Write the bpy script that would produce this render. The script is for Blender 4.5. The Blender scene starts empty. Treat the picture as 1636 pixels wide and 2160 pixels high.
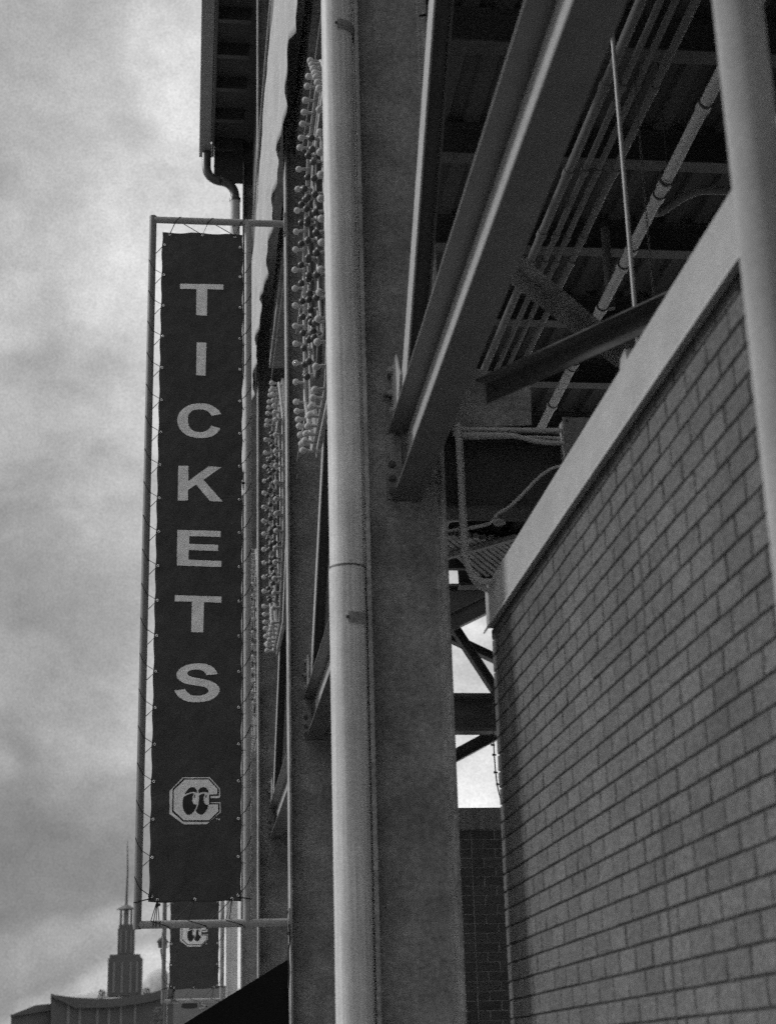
import bpy, bmesh, math, random
from mathutils import Vector, Matrix
from mathutils.geometry import tessellate_polygon
R = math.radians
SC = bpy.context.scene
COL = SC.collection
rnd = random.Random(7)

# ------------------------------------------------------------------ camera
F, IW, IH, CZ = 3452.5, 1636.0, 2160.0, 1.6
YAW, PIT, ROL = 0.12613285, 0.32843562, -0.02776079
fw = Vector((math.sin(YAW)*math.cos(PIT), math.cos(YAW)*math.cos(PIT), math.sin(PIT)))
rt = Vector((math.cos(YAW), -math.sin(YAW), 0)); up = rt.cross(fw)
cr = math.cos(ROL)*rt + math.sin(ROL)*up
cu = -math.sin(ROL)*rt + math.cos(ROL)*up
cam = bpy.data.objects.new('camera', bpy.data.cameras.new('camera')); COL.objects.link(cam)
cam.matrix_world = Matrix(((cr.x, cu.x, -fw.x, 0), (cr.y, cu.y, -fw.y, 0), (cr.z, cu.z, -fw.z, CZ), (0, 0, 0, 1)))
cam.data.sensor_fit = 'HORIZONTAL'; cam.data.sensor_width = 36; cam.data.lens = F/IW*36
cam.data.clip_start = 0.1; cam.data.clip_end = 5000
cam.data.dof.use_dof = True; cam.data.dof.focus_distance = 13.0; cam.data.dof.aperture_fstop = 4.2
SC.camera = cam

def at(x, y, X=None, Y=None, Z=None):
    """the point of a world plane that stands behind a photo pixel (used for surveying the place)"""
    d = cr*((x-IW/2)/F) + cu*(-(y-IH/2)/F) + fw
    if X is not None: t = X/d.x
    elif Y is not None: t = Y/d.y
    else: t = (Z-CZ)/d.z
    return Vector((d.x*t, d.y*t, d.z*t+CZ))

# ------------------------------------------------------------------ materials
def mat(name, v, rough=.6, metal=0.0, var=.25, scale=6.0, fine=.12, fscale=160, streak=None, bump=.15, bscale=60, speck=None, spec=.4):
    m = bpy.data.materials.new(name); m.use_nodes = True
    nt = m.node_tree; N = nt.nodes; L = nt.links
    b = N['Principled BSDF']
    b.inputs['Roughness'].default_value = rough; b.inputs['Metallic'].default_value = metal
    b.inputs['Specular IOR Level'].default_value = spec
    if 'Diffuse Roughness' in b.inputs: b.inputs['Diffuse Roughness'].default_value = .8
    tc = N.new('ShaderNodeTexCoord'); oi = N.new('ShaderNodeObjectInfo')
    ad = N.new('ShaderNodeVectorMath'); ad.operation = 'ADD'
    ml = N.new('ShaderNodeMath'); ml.operation = 'MULTIPLY'; ml.inputs[1].default_value = 37.0
    L.new(oi.outputs['Random'], ml.inputs[0]); L.new(tc.outputs['Object'], ad.inputs[0]); L.new(ml.outputs[0], ad.inputs[1])
    def noise(sc, det=5, vec=None, ro=.6):
        n = N.new('ShaderNodeTexNoise'); n.inputs['Scale'].default_value = sc; n.inputs['Detail'].default_value = det
        n.inputs['Roughness'].default_value = ro
        L.new(vec or ad.outputs[0], n.inputs['Vector']); return n.outputs['Fac']
    def lin(sock, a, b_):   # a + b*(x-.5)*2
        q = N.new('ShaderNodeMapRange'); q.inputs['From Min'].default_value = .25; q.inputs['From Max'].default_value = .75
        q.inputs['To Min'].default_value = a-b_; q.inputs['To Max'].default_value = a+b_; q.clamp = False
        L.new(sock, q.inputs['Value']); return q.outputs[0]
    def mul(a, c):
        q = N.new('ShaderNodeMath'); q.operation = 'MULTIPLY'; L.new(a, q.inputs[0])
        if isinstance(c, float): q.inputs[1].default_value = c
        else: L.new(c, q.inputs[1])
        return q.outputs[0]
    f = mul(lin(noise(scale), 1, var), lin(noise(fscale, 2), 1, fine))
    if streak:
        mp = N.new('ShaderNodeMapping'); mp.inputs['Scale'].default_value = streak[0]
        L.new(ad.outputs[0], mp.inputs['Vector'])
        f = mul(f, lin(noise(1.0, 6, mp.outputs[0], .7), 1, streak[1]))
    if speck:
        n = noise(speck[0], 3)
        q = N.new('ShaderNodeMapRange'); q.inputs['From Min'].default_value = speck[1]; q.inputs['From Max'].default_value = speck[1]+.04
        q.inputs['To Min'].default_value = 1; q.inputs['To Max'].default_value = speck[2]
        L.new(n, q.inputs['Value']); f = mul(f, q.outputs[0])
    f = mul(f, float(v))
    cl = N.new('ShaderNodeClamp'); cl.inputs['Max'].default_value = .9; L.new(f, cl.inputs['Value'])
    L.new(cl.outputs[0], b.inputs['Base Color'])
    if bump:
        bp = N.new('ShaderNodeBump'); bp.inputs['Strength'].default_value = bump; bp.inputs['Distance'].default_value = .02
        L.new(noise(bscale, 4), bp.inputs['Height']); L.new(bp.outputs[0], b.inputs['Normal'])
    m['fac'] = 1
    return m

M = {}
M['steel'] = mat('painted_steel', .26, .5, 0, .45, 4.0, .34, 40, streak=((9, 9, .8), .14), bump=0, speck=(30, .72, 1.5))
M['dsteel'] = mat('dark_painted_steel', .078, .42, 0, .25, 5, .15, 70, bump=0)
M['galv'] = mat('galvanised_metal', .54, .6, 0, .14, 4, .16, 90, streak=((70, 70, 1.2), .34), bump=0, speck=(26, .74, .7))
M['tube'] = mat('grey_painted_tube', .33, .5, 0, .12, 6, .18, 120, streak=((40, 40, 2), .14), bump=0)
M['dktube'] = mat('dark_grey_tube', .17, .6, 0, .15, 6, .18, 120, streak=((40, 40, 2), .14), bump=0)  # darker tone of the tube, for the outer banner pole
M['cloth'] = mat('pale_fabric', .44, .9, 0, .08, 3, .08, 150, streak=((3, .8, 9), .1), bump=.5, bscale=9)
M['banner'] = mat('dark_banner_cloth', .068, .85, 0, .22, 7, .3, 110, bump=.5, bscale=14, spec=.3)
M['letter'] = mat('faded_white_print', .84, .85, 0, .10, 14, .28, 110, bump=.3, bscale=10, speck=(55, .70, .3), spec=.2)
M['ink'] = mat('dark_print', .04, .85, 0, .1, 9, .1, 150, bump=0, spec=.2)
M['grom'] = mat('brass_grommet', .85, .25, .7, .05, 5, .05, 90, bump=0)
M['cord'] = mat('black_cord', .02, .8, 0, .1, 9, .1, 150, bump=0)
M['bulb'] = mat('frosted_bulb', .48, .6, 0, .12, 9, .1, 90, bump=0, spec=.2)
M['bulbd'] = mat('smoked_bulb', .08, .4, 0, .1, 5, .05, 90, bump=0, spec=.3)
M['sock'] = mat('grey_socket', .38, .5, 0, .1, 9, .1, 90, bump=0)
M['brick'] = mat('painted_brick', .112, .85, 0, .2, 1.6, .4, 60, bump=.8, bscale=60, spec=.2)
M['mortar'] = mat('dark_mortar', .035, .9, 0, .2, 9, .2, 160, bump=.3, bscale=120)
M['coping'] = mat('pale_coping_metal', .32, .6, 0, .12, 4, .18, 90, streak=((3, 3, 14), .12), bump=0)
M['post'] = mat('pale_post_paint', .34, .8, 0, .10, 5, .12, 70, bump=0, spec=.1)
M['brickd'] = mat('dark_brick', .10, .85, 0, .2, 4, .2, 90, bump=.3, bscale=100)
M['concrete'] = mat('weathered_concrete', .22, .85, 0, .25, 2, .2, 60, streak=((9, 9, .7), .3), bump=.3)
M['deck'] = mat('dark_metal_decking', .10, .7, 0, .25, 1.5, .2, 40, bump=.1)
M['pipe'] = mat('grey_pipe', .17, .5, 0, .15, 6, .2, 60, bump=0)
M['cond'] = mat('conduit_metal', .50, .5, 0, .05, 6, .03, 80, bump=0)
M['ppipe'] = mat('pale_pipe', .60, .5, 0, .12, 8, .22, 50, bump=0, speck=(40, .68, .6))
M['black'] = mat('black_awning_cloth', .012, .9, 0, .1, 4, .1, 90, bump=.1, spec=.1)
M['black2'] = mat('blackened_steel', .075, .7, 0, .3, 8, .3, 60, bump=0, spec=.15)
M['bldg'] = mat('hazy_masonry', .105, .8, 0, .12, .5, .1, 3, bump=0)
M['bldgd'] = mat('hazy_roof', .16, .8, 0, .12, .5, .1, 3, bump=0)
M['bldgl'] = mat('pale_stone', .19, .8, 0, .12, .5, .1, 3, bump=0)
M['glass'] = mat('dark_glass', .05, .1, 0, .1, .5, .1, 3, bump=0)
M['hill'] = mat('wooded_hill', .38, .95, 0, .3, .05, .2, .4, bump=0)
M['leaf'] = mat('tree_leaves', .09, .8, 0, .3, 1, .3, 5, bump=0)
M['bark'] = mat('bark', .08, .9, 0, .3, 3, .3, 20, bump=.2)
M['ground'] = mat('asphalt', .09, .9, 0, .25, .4, .2, 30, bump=.3)
M['walk'] = mat('pavement', .24, .9, 0, .15, .8, .2, 30, bump=.2)

def island_var(m, amt):
    nt = m.node_tree; N = nt.nodes; L = nt.links
    b = N['Principled BSDF']; src = b.inputs['Base Color'].links[0].from_socket
    g = N.new('ShaderNodeNewGeometry'); q = N.new('ShaderNodeMapRange')
    q.inputs['To Min'].default_value = 1-amt; q.inputs['To Max'].default_value = 1+amt
    L.new(g.outputs['Random Per Island'], q.inputs['Value'])
    u = N.new('ShaderNodeMath'); u.operation = 'MULTIPLY'; L.new(src, u.inputs[0]); L.new(q.outputs[0], u.inputs[1])
    L.new(u.outputs[0], b.inputs['Base Color'])
island_var(M['brick'], .13); island_var(M['brickd'], .15)

# ------------------------------------------------------------------ mesh helpers
def wloc(o):
    v = Vector((0, 0, 0))
    while o is not None: v = v + o.location; o = o.parent
    return v

class MB:
    def __init__(s): s.v = []; s.f = []; s.mi = []; s.sm = []; s.cur = 0
    def add(s, vs, fs, smooth=False):
        o = len(s.v); s.v += [Vector(q) for q in vs]
        for f in fs: s.f.append([o+i for i in f]); s.mi.append(s.cur); s.sm.append(smooth)
        return s
    def box(s, p, q):
        (a, b, c), (d, e, f) = p, q
        a, d = min(a, d), max(a, d); b, e = min(b, e), max(b, e); c, f = min(c, f), max(c, f)
        return s.add([(a,b,c),(d,b,c),(d,e,c),(a,e,c),(a,b,f),(d,b,f),(d,e,f),(a,e,f)],
                     [(0,3,2,1),(4,5,6,7),(0,1,5,4),(1,2,6,5),(2,3,7,6),(3,0,4,7)])
    def prism(s, prof, p0, p1, u, v, smooth=False):
        p0, p1, u, v = Vector(p0), Vector(p1), Vector(u), Vector(v); n = len(prof)
        vs = [p0+u*a+v*b for a, b in prof]+[p1+u*a+v*b for a, b in prof]
        o = len(s.v); s.v += vs
        for i in range(n):
            s.f.append([o+i, o+(i+1) % n, o+n+(i+1) % n, o+n+i]); s.mi.append(s.cur); s.sm.append(smooth)
        for tri in tessellate_polygon([[Vector((a, b, 0)) for a, b in prof]]):
            s.f.append([o+i for i in tri]); s.mi.append(s.cur); s.sm.append(False)
            s.f.append([o+n+i for i in reversed(tri)]); s.mi.append(s.cur); s.sm.append(False)
        return s
    def bar(s, p0, p1, w, d, side=(0, 1, 0)):
        """rectangular bar: d along 'side', w across"""
        p0, p1 = Vector(p0), Vector(p1); t = (p1-p0).normalized()
        sd = Vector(side); sd = (sd - t*sd.dot(t)).normalized(); w_ = t.cross(sd)
        h, k = w/2, d/2
        return s.prism([(-h, -k), (h, -k), (h, k), (-h, k)], p0, p1, w_, sd)
    def tube(s, pts, r, n=12, caps=True, smooth=True, closed=False):
        pts = [Vector(p) for p in pts]; m = len(pts); o = len(s.v)
        ref = None
        for i, p in enumerate(pts):
            if closed: t = pts[(i+1) % m]-pts[i-1]
            else: t = pts[min(i+1, m-1)]-pts[max(i-1, 0)]
            t.normalize()
            if ref is None:
                ref = Vector((0, 0, 1)) if abs(t.z) < .9 else Vector((1, 0, 0))
            a = (ref-t*ref.dot(t)).normalized(); b = t.cross(a); ref = a
            rr = r[i] if isinstance(r, (list, tuple)) else r
            for k in range(n):
                g = 2*math.pi*k/n; s.v.append(p+a*math.cos(g)*rr+b*math.sin(g)*rr)
        for i in range(m if closed else m-1):
            j = (i+1) % m
            for k in range(n):
                s.f.append([o+i*n+k, o+i*n+(k+1) % n, o+j*n+(k+1) % n, o+j*n+k]); s.mi.append(s.cur); s.sm.append(smooth)
        if caps and not closed:
            for st in (0, (m-1)*n):      # caps keep their own vertices so the side shading stays round
                c0 = len(s.v); s.v += [s.v[o+st+k].copy() for k in range(n)]
                s.f.append([c0+k for k in range(n)]); s.mi.append(s.cur); s.sm.append(False)
        return s
    def ball(s, c, r, n=10, m=7, sc=(1, 1, 1)):
        c = Vector(c); vs = []; fs = []
        for i in range(m+1):
            th = math.pi*i/m
            for k in range(n):
                g = 2*math.pi*k/n
                vs.append(c+Vector((r*sc[0]*math.sin(th)*math.cos(g), r*sc[1]*math.sin(th)*math.sin(g), r*sc[2]*math.cos(th))))
        for i in range(m):
            for k in range(n): fs.append((i*n+k, (i+1)*n+k, (i+1)*n+(k+1) % n, i*n+(k+1) % n))
        return s.add(vs, fs, True)
    def poly(s, pts, maxe=None):
        tris = [[Vector(pts[i]) for i in t] for t in tessellate_polygon([[Vector(p) for p in pts]])]
        if maxe:
            out = []
            while tris:
                t = tris.pop(); e = [(t[i]-t[(i+1) % 3]).length for i in range(3)]; k = e.index(max(e))
                if e[k] > maxe:
                    a, b, c = t[k], t[(k+1) % 3], t[(k+2) % 3]; m_ = (a+b)/2
                    tris += [[a, m_, c], [m_, b, c]]
                else: out.append(t)
            tris = out
        for t in tris: s.add(t, [(0, 1, 2)])
        return s
    def build(s, name, m, parent=None, loc=None, bevel=0):
        me = bpy.data.meshes.new(name)
        base = wloc(parent) if parent is not None else Vector((0, 0, 0))
        off = base + (Vector(loc)-base if loc is not None else Vector((0, 0, 0)))
        me.from_pydata([tuple(q-off) for q in s.v], [], s.f); me.validate()
        ms = m if isinstance(m, list) else [m]
        for q in ms: me.materials.append(q)
        if len(me.polygons) == len(s.f):
            me.polygons.foreach_set('material_index', s.mi); me.polygons.foreach_set('use_smooth', s.sm)
        bm = bmesh.new(); bm.from_mesh(me); bmesh.ops.recalc_face_normals(bm, faces=bm.faces)
        if bevel:
            bmesh.ops.remove_doubles(bm, verts=bm.verts, dist=1e-5)
            ed = [e for e in bm.edges if len(e.link_faces) == 2 and e.calc_face_angle(0) > .6]
            bmesh.ops.bevel(bm, geom=ed, offset=bevel, segments=2, profile=.5, affect='EDGES')
        bm.to_mesh(me); bm.free()
        o = bpy.data.objects.new(name, me); COL.objects.link(o)
        if parent is not None: o.parent = parent
        o.location = off-base
        return o

def tag(o, label, cat, group=None, kind=None):
    o['label'] = label; o['category'] = cat
    if group: o['group'] = group
    if kind: o['kind'] = kind
    return o
def thing(name, label, cat, loc=(0, 0, 0), group=None):
    o = bpy.data.objects.new(name, None); COL.objects.link(o); o.location = loc
    o.empty_display_size = .2
    return tag(o, label, cat, group)
def dup(o, delta, label, group=None, keep=lambda c: True):
    r = o.copy(); COL.objects.link(r); r.location = o.location+Vector(delta); r['label'] = label
    if group: r['group'] = group
    for ch in o.children:
        if not keep(ch): continue
        c = ch.copy(); COL.objects.link(c); c.parent = r
        for g in ch.children:
            d = g.copy(); COL.objects.link(d); d.parent = c
    return r
def struct(o): o['kind'] = 'structure'; return o

def iprof(d, b, tf, tw, fil=.012):
    """I section outline: depth d along v, flange width b along u, with small fillets"""
    H, B, w = d/2, b/2, tw/2; q = []
    def arc(cx, cy, a0, a1):
        for i in range(4):
            a = R(a0+(a1-a0)*i/3); q.append((cx+fil*math.cos(a), cy+fil*math.sin(a)))
    q += [(-B, -H), (B, -H), (B, -H+tf)]; arc(w+fil, -H+tf+fil, -90, -180)
    arc(w+fil, H-tf-fil, 180, 90); q += [(B, H-tf), (B, H), (-B, H), (-B, H-tf)]
    arc(-w-fil, H-tf-fil, 90, 0); arc(-w-fil, -H+tf+fil, 0, -90); q += [(-B, -H+tf)]
    return q
def bolt(mb, p, n, r=.015, h=.012):
    p = Vector(p); n = Vector(n).normalized()
    mb.tube([p, p+n*h], r, 6, smooth=False); mb.tube([p, p+n*.004], r*1.35, 14, smooth=False)
    mb.tube([p+n*h, p+n*(h+.006)], r*.55, 8)
    return mb

# ------------------------------------------------------------------ ground
struct(MB().box((-400, -60, -.3), (400, 900, 0)).build('ground', M['ground']))
struct(MB().box((-3.2, -30, .004), (14, 60, .13)).build('pavement', M['walk']))

# ------------------------------------------------------------------ steel columns
Y0, BAY = 7.39, 6.1
DZ = 7.12
YS = [Y0+BAY*i for i in range(-1, 6)]          # index 0 is the column beside the camera
XO, XI = .83, 1.222
GB, GT = 4.236, 4.60                            # girder soffit and top
steelgrp = 'steel columns along the stadium front'
col = thing('steel_column', 'tall dark steel column standing in front of the pale brick wall corner, behind the thick pale downpipe', 'column', (1.02, Y0+.15, .13), steelgrp)
HT = 17.0
w = MB(); w.prism([(XO+.02+.016, -.009), (XI-.02-.016, -.009), (XI-.02-.004, -.0135), (XI-.0202, -.026), (XI-.0202, .026), (XI-.02-.004, .0135), (XI-.036, .009), (XO+.036, .009), (XO+.024, .0135), (XO+.0202, .026), (XO+.0202, -.026), (XO+.024, -.0135)],
                  (0, Y0+.15, .16), (0, Y0+.15, HT), (1, 0, 0), (0, 1, 0)); w.build('web', M['steel'], col)
for x0 in (XO, XI-.02):
    f = MB().box((x0, Y0, .16), (x0+.02, Y0+.3, HT)); f.build('flange', M['steel'], col, bevel=.004)
MB().box((XO-.08, Y0-.06, .131), (XI+.08, Y0+.36, .159)).build('base_plate', M['dsteel'], col)
MB().box((.953, Y0+.126, 4.25), (1.03, Y0+.1405, 4.585)).build('end_plate', M['steel'], col, bevel=.002)
for x, y in ((824, 793), (824, 833), (826, 980), (827, 1010), (828, 1038)):
    p = at(x, y, Y=Y0+.126); bolt(MB(), p, (0, -1, 0)).build('bolt', M['dsteel'], col, loc=p)
MB().box((.945, Y0+.1, 4.788), (1.0, Y0+.1255, 4.797)).build('stiffener', M['dsteel'], col)
cpt = [at(x, y, Y=Y0-.02) for x, y in ((884, 33), (899, 30), (906, 2), (908, -40))]
clip = MB().tube(cpt, .007, 8).build('cable_clip', M['cord'], col)
cl = ['tall dark steel column with the tickets banner frame bolted to its edge',
      'steel column just behind the column that carries the tickets banner frame',
      'distant steel column carrying the second emblem banner and the far downpipe',
      'farthest slim steel column at the end of the stadium front',
      'steel column beyond the farthest banner']
for i, s in enumerate(cl[:3]): dup(col, (0, BAY*(i+1), 0), s, steelgrp, keep=lambda c: c is not clip)

# ------------------------------------------------------------------ girders along the front
gg = 'steel girders between the front columns'
def girder(label):
    g = thing('steel_girder', label, 'girder', (1.061, Y0-3, GB), gg)
    ya, yb = Y0-BAY+.17, Y0+.125
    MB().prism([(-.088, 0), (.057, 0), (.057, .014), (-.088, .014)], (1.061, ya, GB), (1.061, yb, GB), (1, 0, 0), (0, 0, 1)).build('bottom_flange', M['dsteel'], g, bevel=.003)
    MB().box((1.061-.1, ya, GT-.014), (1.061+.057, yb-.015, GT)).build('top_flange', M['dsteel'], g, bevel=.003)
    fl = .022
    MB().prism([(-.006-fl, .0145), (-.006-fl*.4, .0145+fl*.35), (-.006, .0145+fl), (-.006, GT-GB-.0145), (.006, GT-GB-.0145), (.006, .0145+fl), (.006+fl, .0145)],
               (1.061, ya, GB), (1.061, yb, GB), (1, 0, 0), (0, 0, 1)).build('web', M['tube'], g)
    for k in range(2):
        p = (1.061-.05, yb-.05, GT-.02-k*0); 
    p = at(846, 880, X=1.05); bolt(MB(), (1.054, yb-.09, 4.43), (-1, 0, 0)).build('bolt', M['dsteel'], g, loc=(1.054, yb-.09, 4.43))
    return g
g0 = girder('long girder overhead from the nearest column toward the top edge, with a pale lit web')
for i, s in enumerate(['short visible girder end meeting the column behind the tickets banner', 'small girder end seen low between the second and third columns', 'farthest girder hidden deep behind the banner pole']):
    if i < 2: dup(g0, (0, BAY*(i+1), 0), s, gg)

# diagonal braces in the plane of the front
bg = 'diagonal braces rising from the girder ends'
def brace(label):
    b = thing('diagonal_brace', label, 'brace', (1.0, Y0-.1, 4.6), bg)
    p0, p1 = Vector((1.045, Y0-.16, 4.66)), Vector((1.045, Y0-5.9, 10.40))
    n = Vector((0, 1, 1)).normalized()
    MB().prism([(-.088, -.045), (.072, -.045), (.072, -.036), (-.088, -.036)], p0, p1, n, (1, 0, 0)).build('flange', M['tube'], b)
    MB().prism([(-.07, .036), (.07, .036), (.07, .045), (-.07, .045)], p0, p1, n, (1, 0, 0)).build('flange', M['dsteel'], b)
    MB().prism([(-.005, -.0355), (.005, -.0355), (.005, .0355), (-.005, .0355)], p0, p1, n, (1, 0, 0)).build('web', M['dsteel'], b)
    gp = MB().prism([(0, 0), (.2, 0), (.33, .17), (.2, .33), (0, .3)], (.985, Y0+.12, 4.601), (.994, Y0+.12, 4.601), (0, -1, 0), (0, 0, 1)).build('gusset_plate', M['tube'], b)
    for dy, dz in ((.05, .19), (.12, .07), (.08, .3)):
        q = (.985, Y0+.12-dy, 4.6+dz); bolt(MB(), q, (-1, 0, 0), .017, .02).build('bolt', M['tube'], gp, loc=q)
    return b
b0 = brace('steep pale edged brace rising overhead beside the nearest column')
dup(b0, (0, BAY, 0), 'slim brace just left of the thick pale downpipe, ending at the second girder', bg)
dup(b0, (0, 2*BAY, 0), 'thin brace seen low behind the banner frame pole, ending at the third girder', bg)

# ------------------------------------------------------------------ downpipes
def ring(c, r0, h, n=28): return MB().tube([(c[0], c[1], c[2]), (c[0], c[1], c[2]+h)], r0, n)
PX, PY, PR = .741, Y0+.06, .0835
dp = thing('downpipe', 'thick pale galvanised downpipe running up the nearest steel column', 'downpipe', (PX, PY, .13), 'rainwater downpipes')
zc = at(730, 1197, Y=PY).z
MB().tube([(PX, PY, .14), (PX, PY, zc)], PR+.004, 40).build('lower_pipe', M['galv'], dp)
MB().tube([(PX, PY, zc+.001), (PX, PY, 17)], PR, 40).build('upper_pipe', M['galv'], dp)
MB().tube([(PX, PY, zc-.012), (PX, PY, zc-.004)], PR+.0065, 40).build('coupling', M['dsteel'], dp)
for zz in (at(750, 1312, Y=PY).z, at(730, 70, Y=PY).z, 1.0):
    st = MB()
    pts = [(PX+(PR+.008)*math.cos(a), PY+(PR+.008)*math.sin(a)) for a in [R(-95+i*12) for i in range(16)]]
    inn = [(PX+(PR+.0045)*math.cos(a), PY+(PR+.0045)*math.sin(a)) for a in [R(-95+i*12) for i in range(16)]]
    st.prism(pts+inn[::-1], (0, 0, zz-.028), (0, 0, zz+.028), (1, 0, 0), (0, 1, 0))
    st.box((PX+PR-.01, PY+.02, zz-.026), (XO-.001, PY+.05, zz+.026))
    q = st.build('strap', M['steel'], dp)
    bolt(MB(), (PX-.012, PY-PR-.009, zz), (0, -1, 0), .006, .004).build('rivet', M['dsteel'], q, loc=(PX-.012, PY-PR-.009, zz))
# far downpipe with its swan neck at the eave
FX, FY = .69, Y0+3*BAY-.02
ge = at(432, 325, Y=FY)
fd = thing('downpipe', 'slim downpipe with a swan neck bend hanging from the far eave gutter corner', 'downpipe', (FX, FY, .13), 'rainwater downpipes')
def bez(a, b, c, n=8):
    a, b, c = Vector(a), Vector(b), Vector(c)
    return [a*(1-t)**2+b*2*t*(1-t)+c*t*t for t in [i/n for i in range(n+1)]]
gx = ge.x+.03
za, zb, ze = ge.z, at(432, 375, Y=FY).z, at(470, 392, Y=FY).z
neck = [(gx, FY, za+.1)]+bez((gx, FY, zb+.25), (gx, FY, zb-.02), (gx+.27, FY, zb-.06))+bez((FX-.26, FY, ze+.1), (FX, FY, ze+.06), (FX, FY, ze-.22))
MB().tube(neck, .078, 24).build('swan_neck', M['dsteel'], fd)
MB().tube([(FX, FY, .14), (FX, FY, ze-.23)], .088, 24).build('upper_pipe', M['galv'], fd)
for zz in (ze-.3, 9.0): MB().tube([(FX, FY, zz), (FX, FY, zz+.06)], .098, 24).build('strap', M['dsteel'], fd)

# ------------------------------------------------------------------ high eave roof
ev = thing('eave_roof', 'dark overhanging eave roof with gutter high above the banner', 'roof', (.4, 20, 17))
yE = FY+.12
MB().box((ge.x-.02+.02, 6, za+.33), (1.6, yE, za+.40)).build('roof_deck', M['deck'], ev)
gt = MB(); gt.prism([(0, 0), (.2, 0), (.2, .02), (.02, .02), (.02, .24), (0, .24)], (ge.x-.1, 6, za+.05), (ge.x-.1, yE+.02, za+.05), (1, 0, 0), (0, 0, 1))
gut = gt.build('gutter', M['tube'], ev)
MB().box((ge.x-.1, yE+.021, za+.03), (ge.x+.12, yE+.03, za+.3)).build('end_cap', M['tube'], gut)
MB().box((ge.x+.121, 6, za+.02), (ge.x+.16, yE, za+.325)).build('fascia', M['dsteel'], ev)
y = yE-.12; k = 0
while y > 8:
    MB().box((ge.x+.165, y-.05, za+.1), (.826, y+.05, za+.325)).build('rafter', M['dsteel'], ev)
    y -= .95; k += 1
MB().box((ge.x+.165, yE-.02, za-.5), (1.2, yE, za+.329)).build('end_panel', M['dsteel'], ev)
MB().box((1.0, 6, za-2.6), (1.06, yE-.021, za+.325)).build('back_panel', M['deck'], ev)
uw = MB().box((1.30, -40, DZ+.13), (1.6, yE-.03, za+.3)).build('light_block_wall', M['deck'])  # added above the deck to block light from the upper right
tag(uw, 'added dark wall behind the columns above the concourse deck, blocking light', 'wall')

# ------------------------------------------------------------------ upper spandrel and fabric windscreen
sp = thing('spandrel_beam', 'dark jointed spandrel beam running under the fabric windscreen', 'beam', (1.0, 13, 9.85))
for i in range(14):
    ya = 6+i*.9
    MB().box((.93 if i % 2 else .932, ya+.006, 9.85), (1.19, ya+.894, 10.5)).build('panel', M['steel'], sp)
MB().box((.95, 6, 9.9), (1.17, 18.6, 10.48)).build('core', M['deck'], sp)

cwx = .775
cm = MB(); NU, NV = 150, 26
def clp(u, v):
    yy = 8.5+(24.6-8.5)*u
    top = 11.86+.25*math.sin(u*3.0+.3)+.012*math.sin(u*60)
    bot = 9.50+.55*min(1, max(0, (yy-10)/8))+.018*math.sin(u*17+1)+.008*math.sin(u*41)+.005*math.sin(u*83+2)
    for c, w_, h in ((11.6, .40, .14), (15.2, .7, .06), (17.3, .5, .10), (20.4, .8, .08)):
        bot += h*max(0, 1-abs(yy-c)/w_)
    z = bot+(top-bot)*v
    amp = .016*(1-v)**.7+.004
    x = cwx+amp*math.sin(yy*5.1+v*3.3)+.5*amp*math.sin(yy*11.7-v*6)+.01*math.sin(v*9+yy*1.3)
    x -= .03*max(0, 1-abs(yy-11.6)/.4)*(1-v)**6
    return (x, yy, z)
vs = [clp(i/NU, j/NV) for i in range(NU+1) for j in range(NV+1)]
fs = [(i*(NV+1)+j, (i+1)*(NV+1)+j, (i+1)*(NV+1)+j+1, i*(NV+1)+j+1) for i in range(NU) for j in range(NV)]
cm.add(vs, fs, True)
ws = cm.build('fabric_windscreen', M['cloth'])
so = ws.modifiers.new('t', 'SOLIDIFY'); so.thickness = .004
tag(ws, 'long pale wrinkled fabric windscreen hanging along the stadium front above the banner', 'windscreen')
tag(MB().tube([(cwx-.03, 8.4, 11.98), (cwx-.03, 16, 12.2), (cwx-.03, 24.8, 11.97)], .012, 8).build('steel_cable', M['tube']),
    'thin taut cable along the top edge of the fabric windscreen', 'cable')
# guy wires down to the bulb signs
gl = ['thin wire running down to the upper bulb sign beside the pale downpipe', 'thin wire running down to the bulb sign behind the banner pole']
for i, (a, b) in enumerate((((682, 0), (637, 318)), ((606, 540), (570, 815)))):
    X_ = .87
    tag(MB().tube([at(*a, X=X_), at(*b, X=X_)], .005, 6).build('guy_wire', M['tube']), gl[i], 'wire', 'guy wires of the bulb signs')

# ------------------------------------------------------------------ bulb signs (octagonal emblem outlined with bulbs)
SX, SZ = .90, 7.32
def octa(r, c): return [(-r, r-c), (-r+c, r), (r-c, r), (r, r-c), (r, -r+c), (r-c, -r), (-r+c, -r), (-r, -r+c)]
def walk(pts, n, closed=True):
    pts = [Vector((a, b)) for a, b in pts]; segs = list(zip(pts, pts[1:]+(pts[:1] if closed else [])))
    if not closed: segs = list(zip(pts, pts[1:]))
    tot = sum((b-a).length for a, b in segs); out = []
    for i in range(n):
        d = tot*i/(n if closed else n-1)
        for a, b in segs:
            l = (b-a).length
            if d <= l+1e-6: out.append(a+(b-a)*(d/l)); break
            d -= l
    return out
def smile(cx, cz, rx, rz, n, tilt=0): 
    return [(cx+rx*math.cos(2*math.pi*i/n)+tilt*rz*math.sin(2*math.pi*i/n), cz+rz*math.sin(2*math.pi*i/n)) for i in range(n)]
def make_bulb(mt, name):
    b = MB(); b.cur = 1; b.tube([(0, 0, 0), (-.055, 0, 0)], [.011, .014], 8)
    b.cur = 0; b.ball((-.077, 0, 0), .027, 12, 8)
    return b.build(name, [mt, M['sock']])
SY = [10.87, 16.55, 22.4]
sg = 'round signs outlined with bulbs along the front'
sl = ['bulb outlined sign right beside the thick pale downpipe, the largest in view', 'bulb outlined sign between the banner pole and the second column', 'farthest bulb outlined sign, half hidden behind the banner pole']
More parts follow.
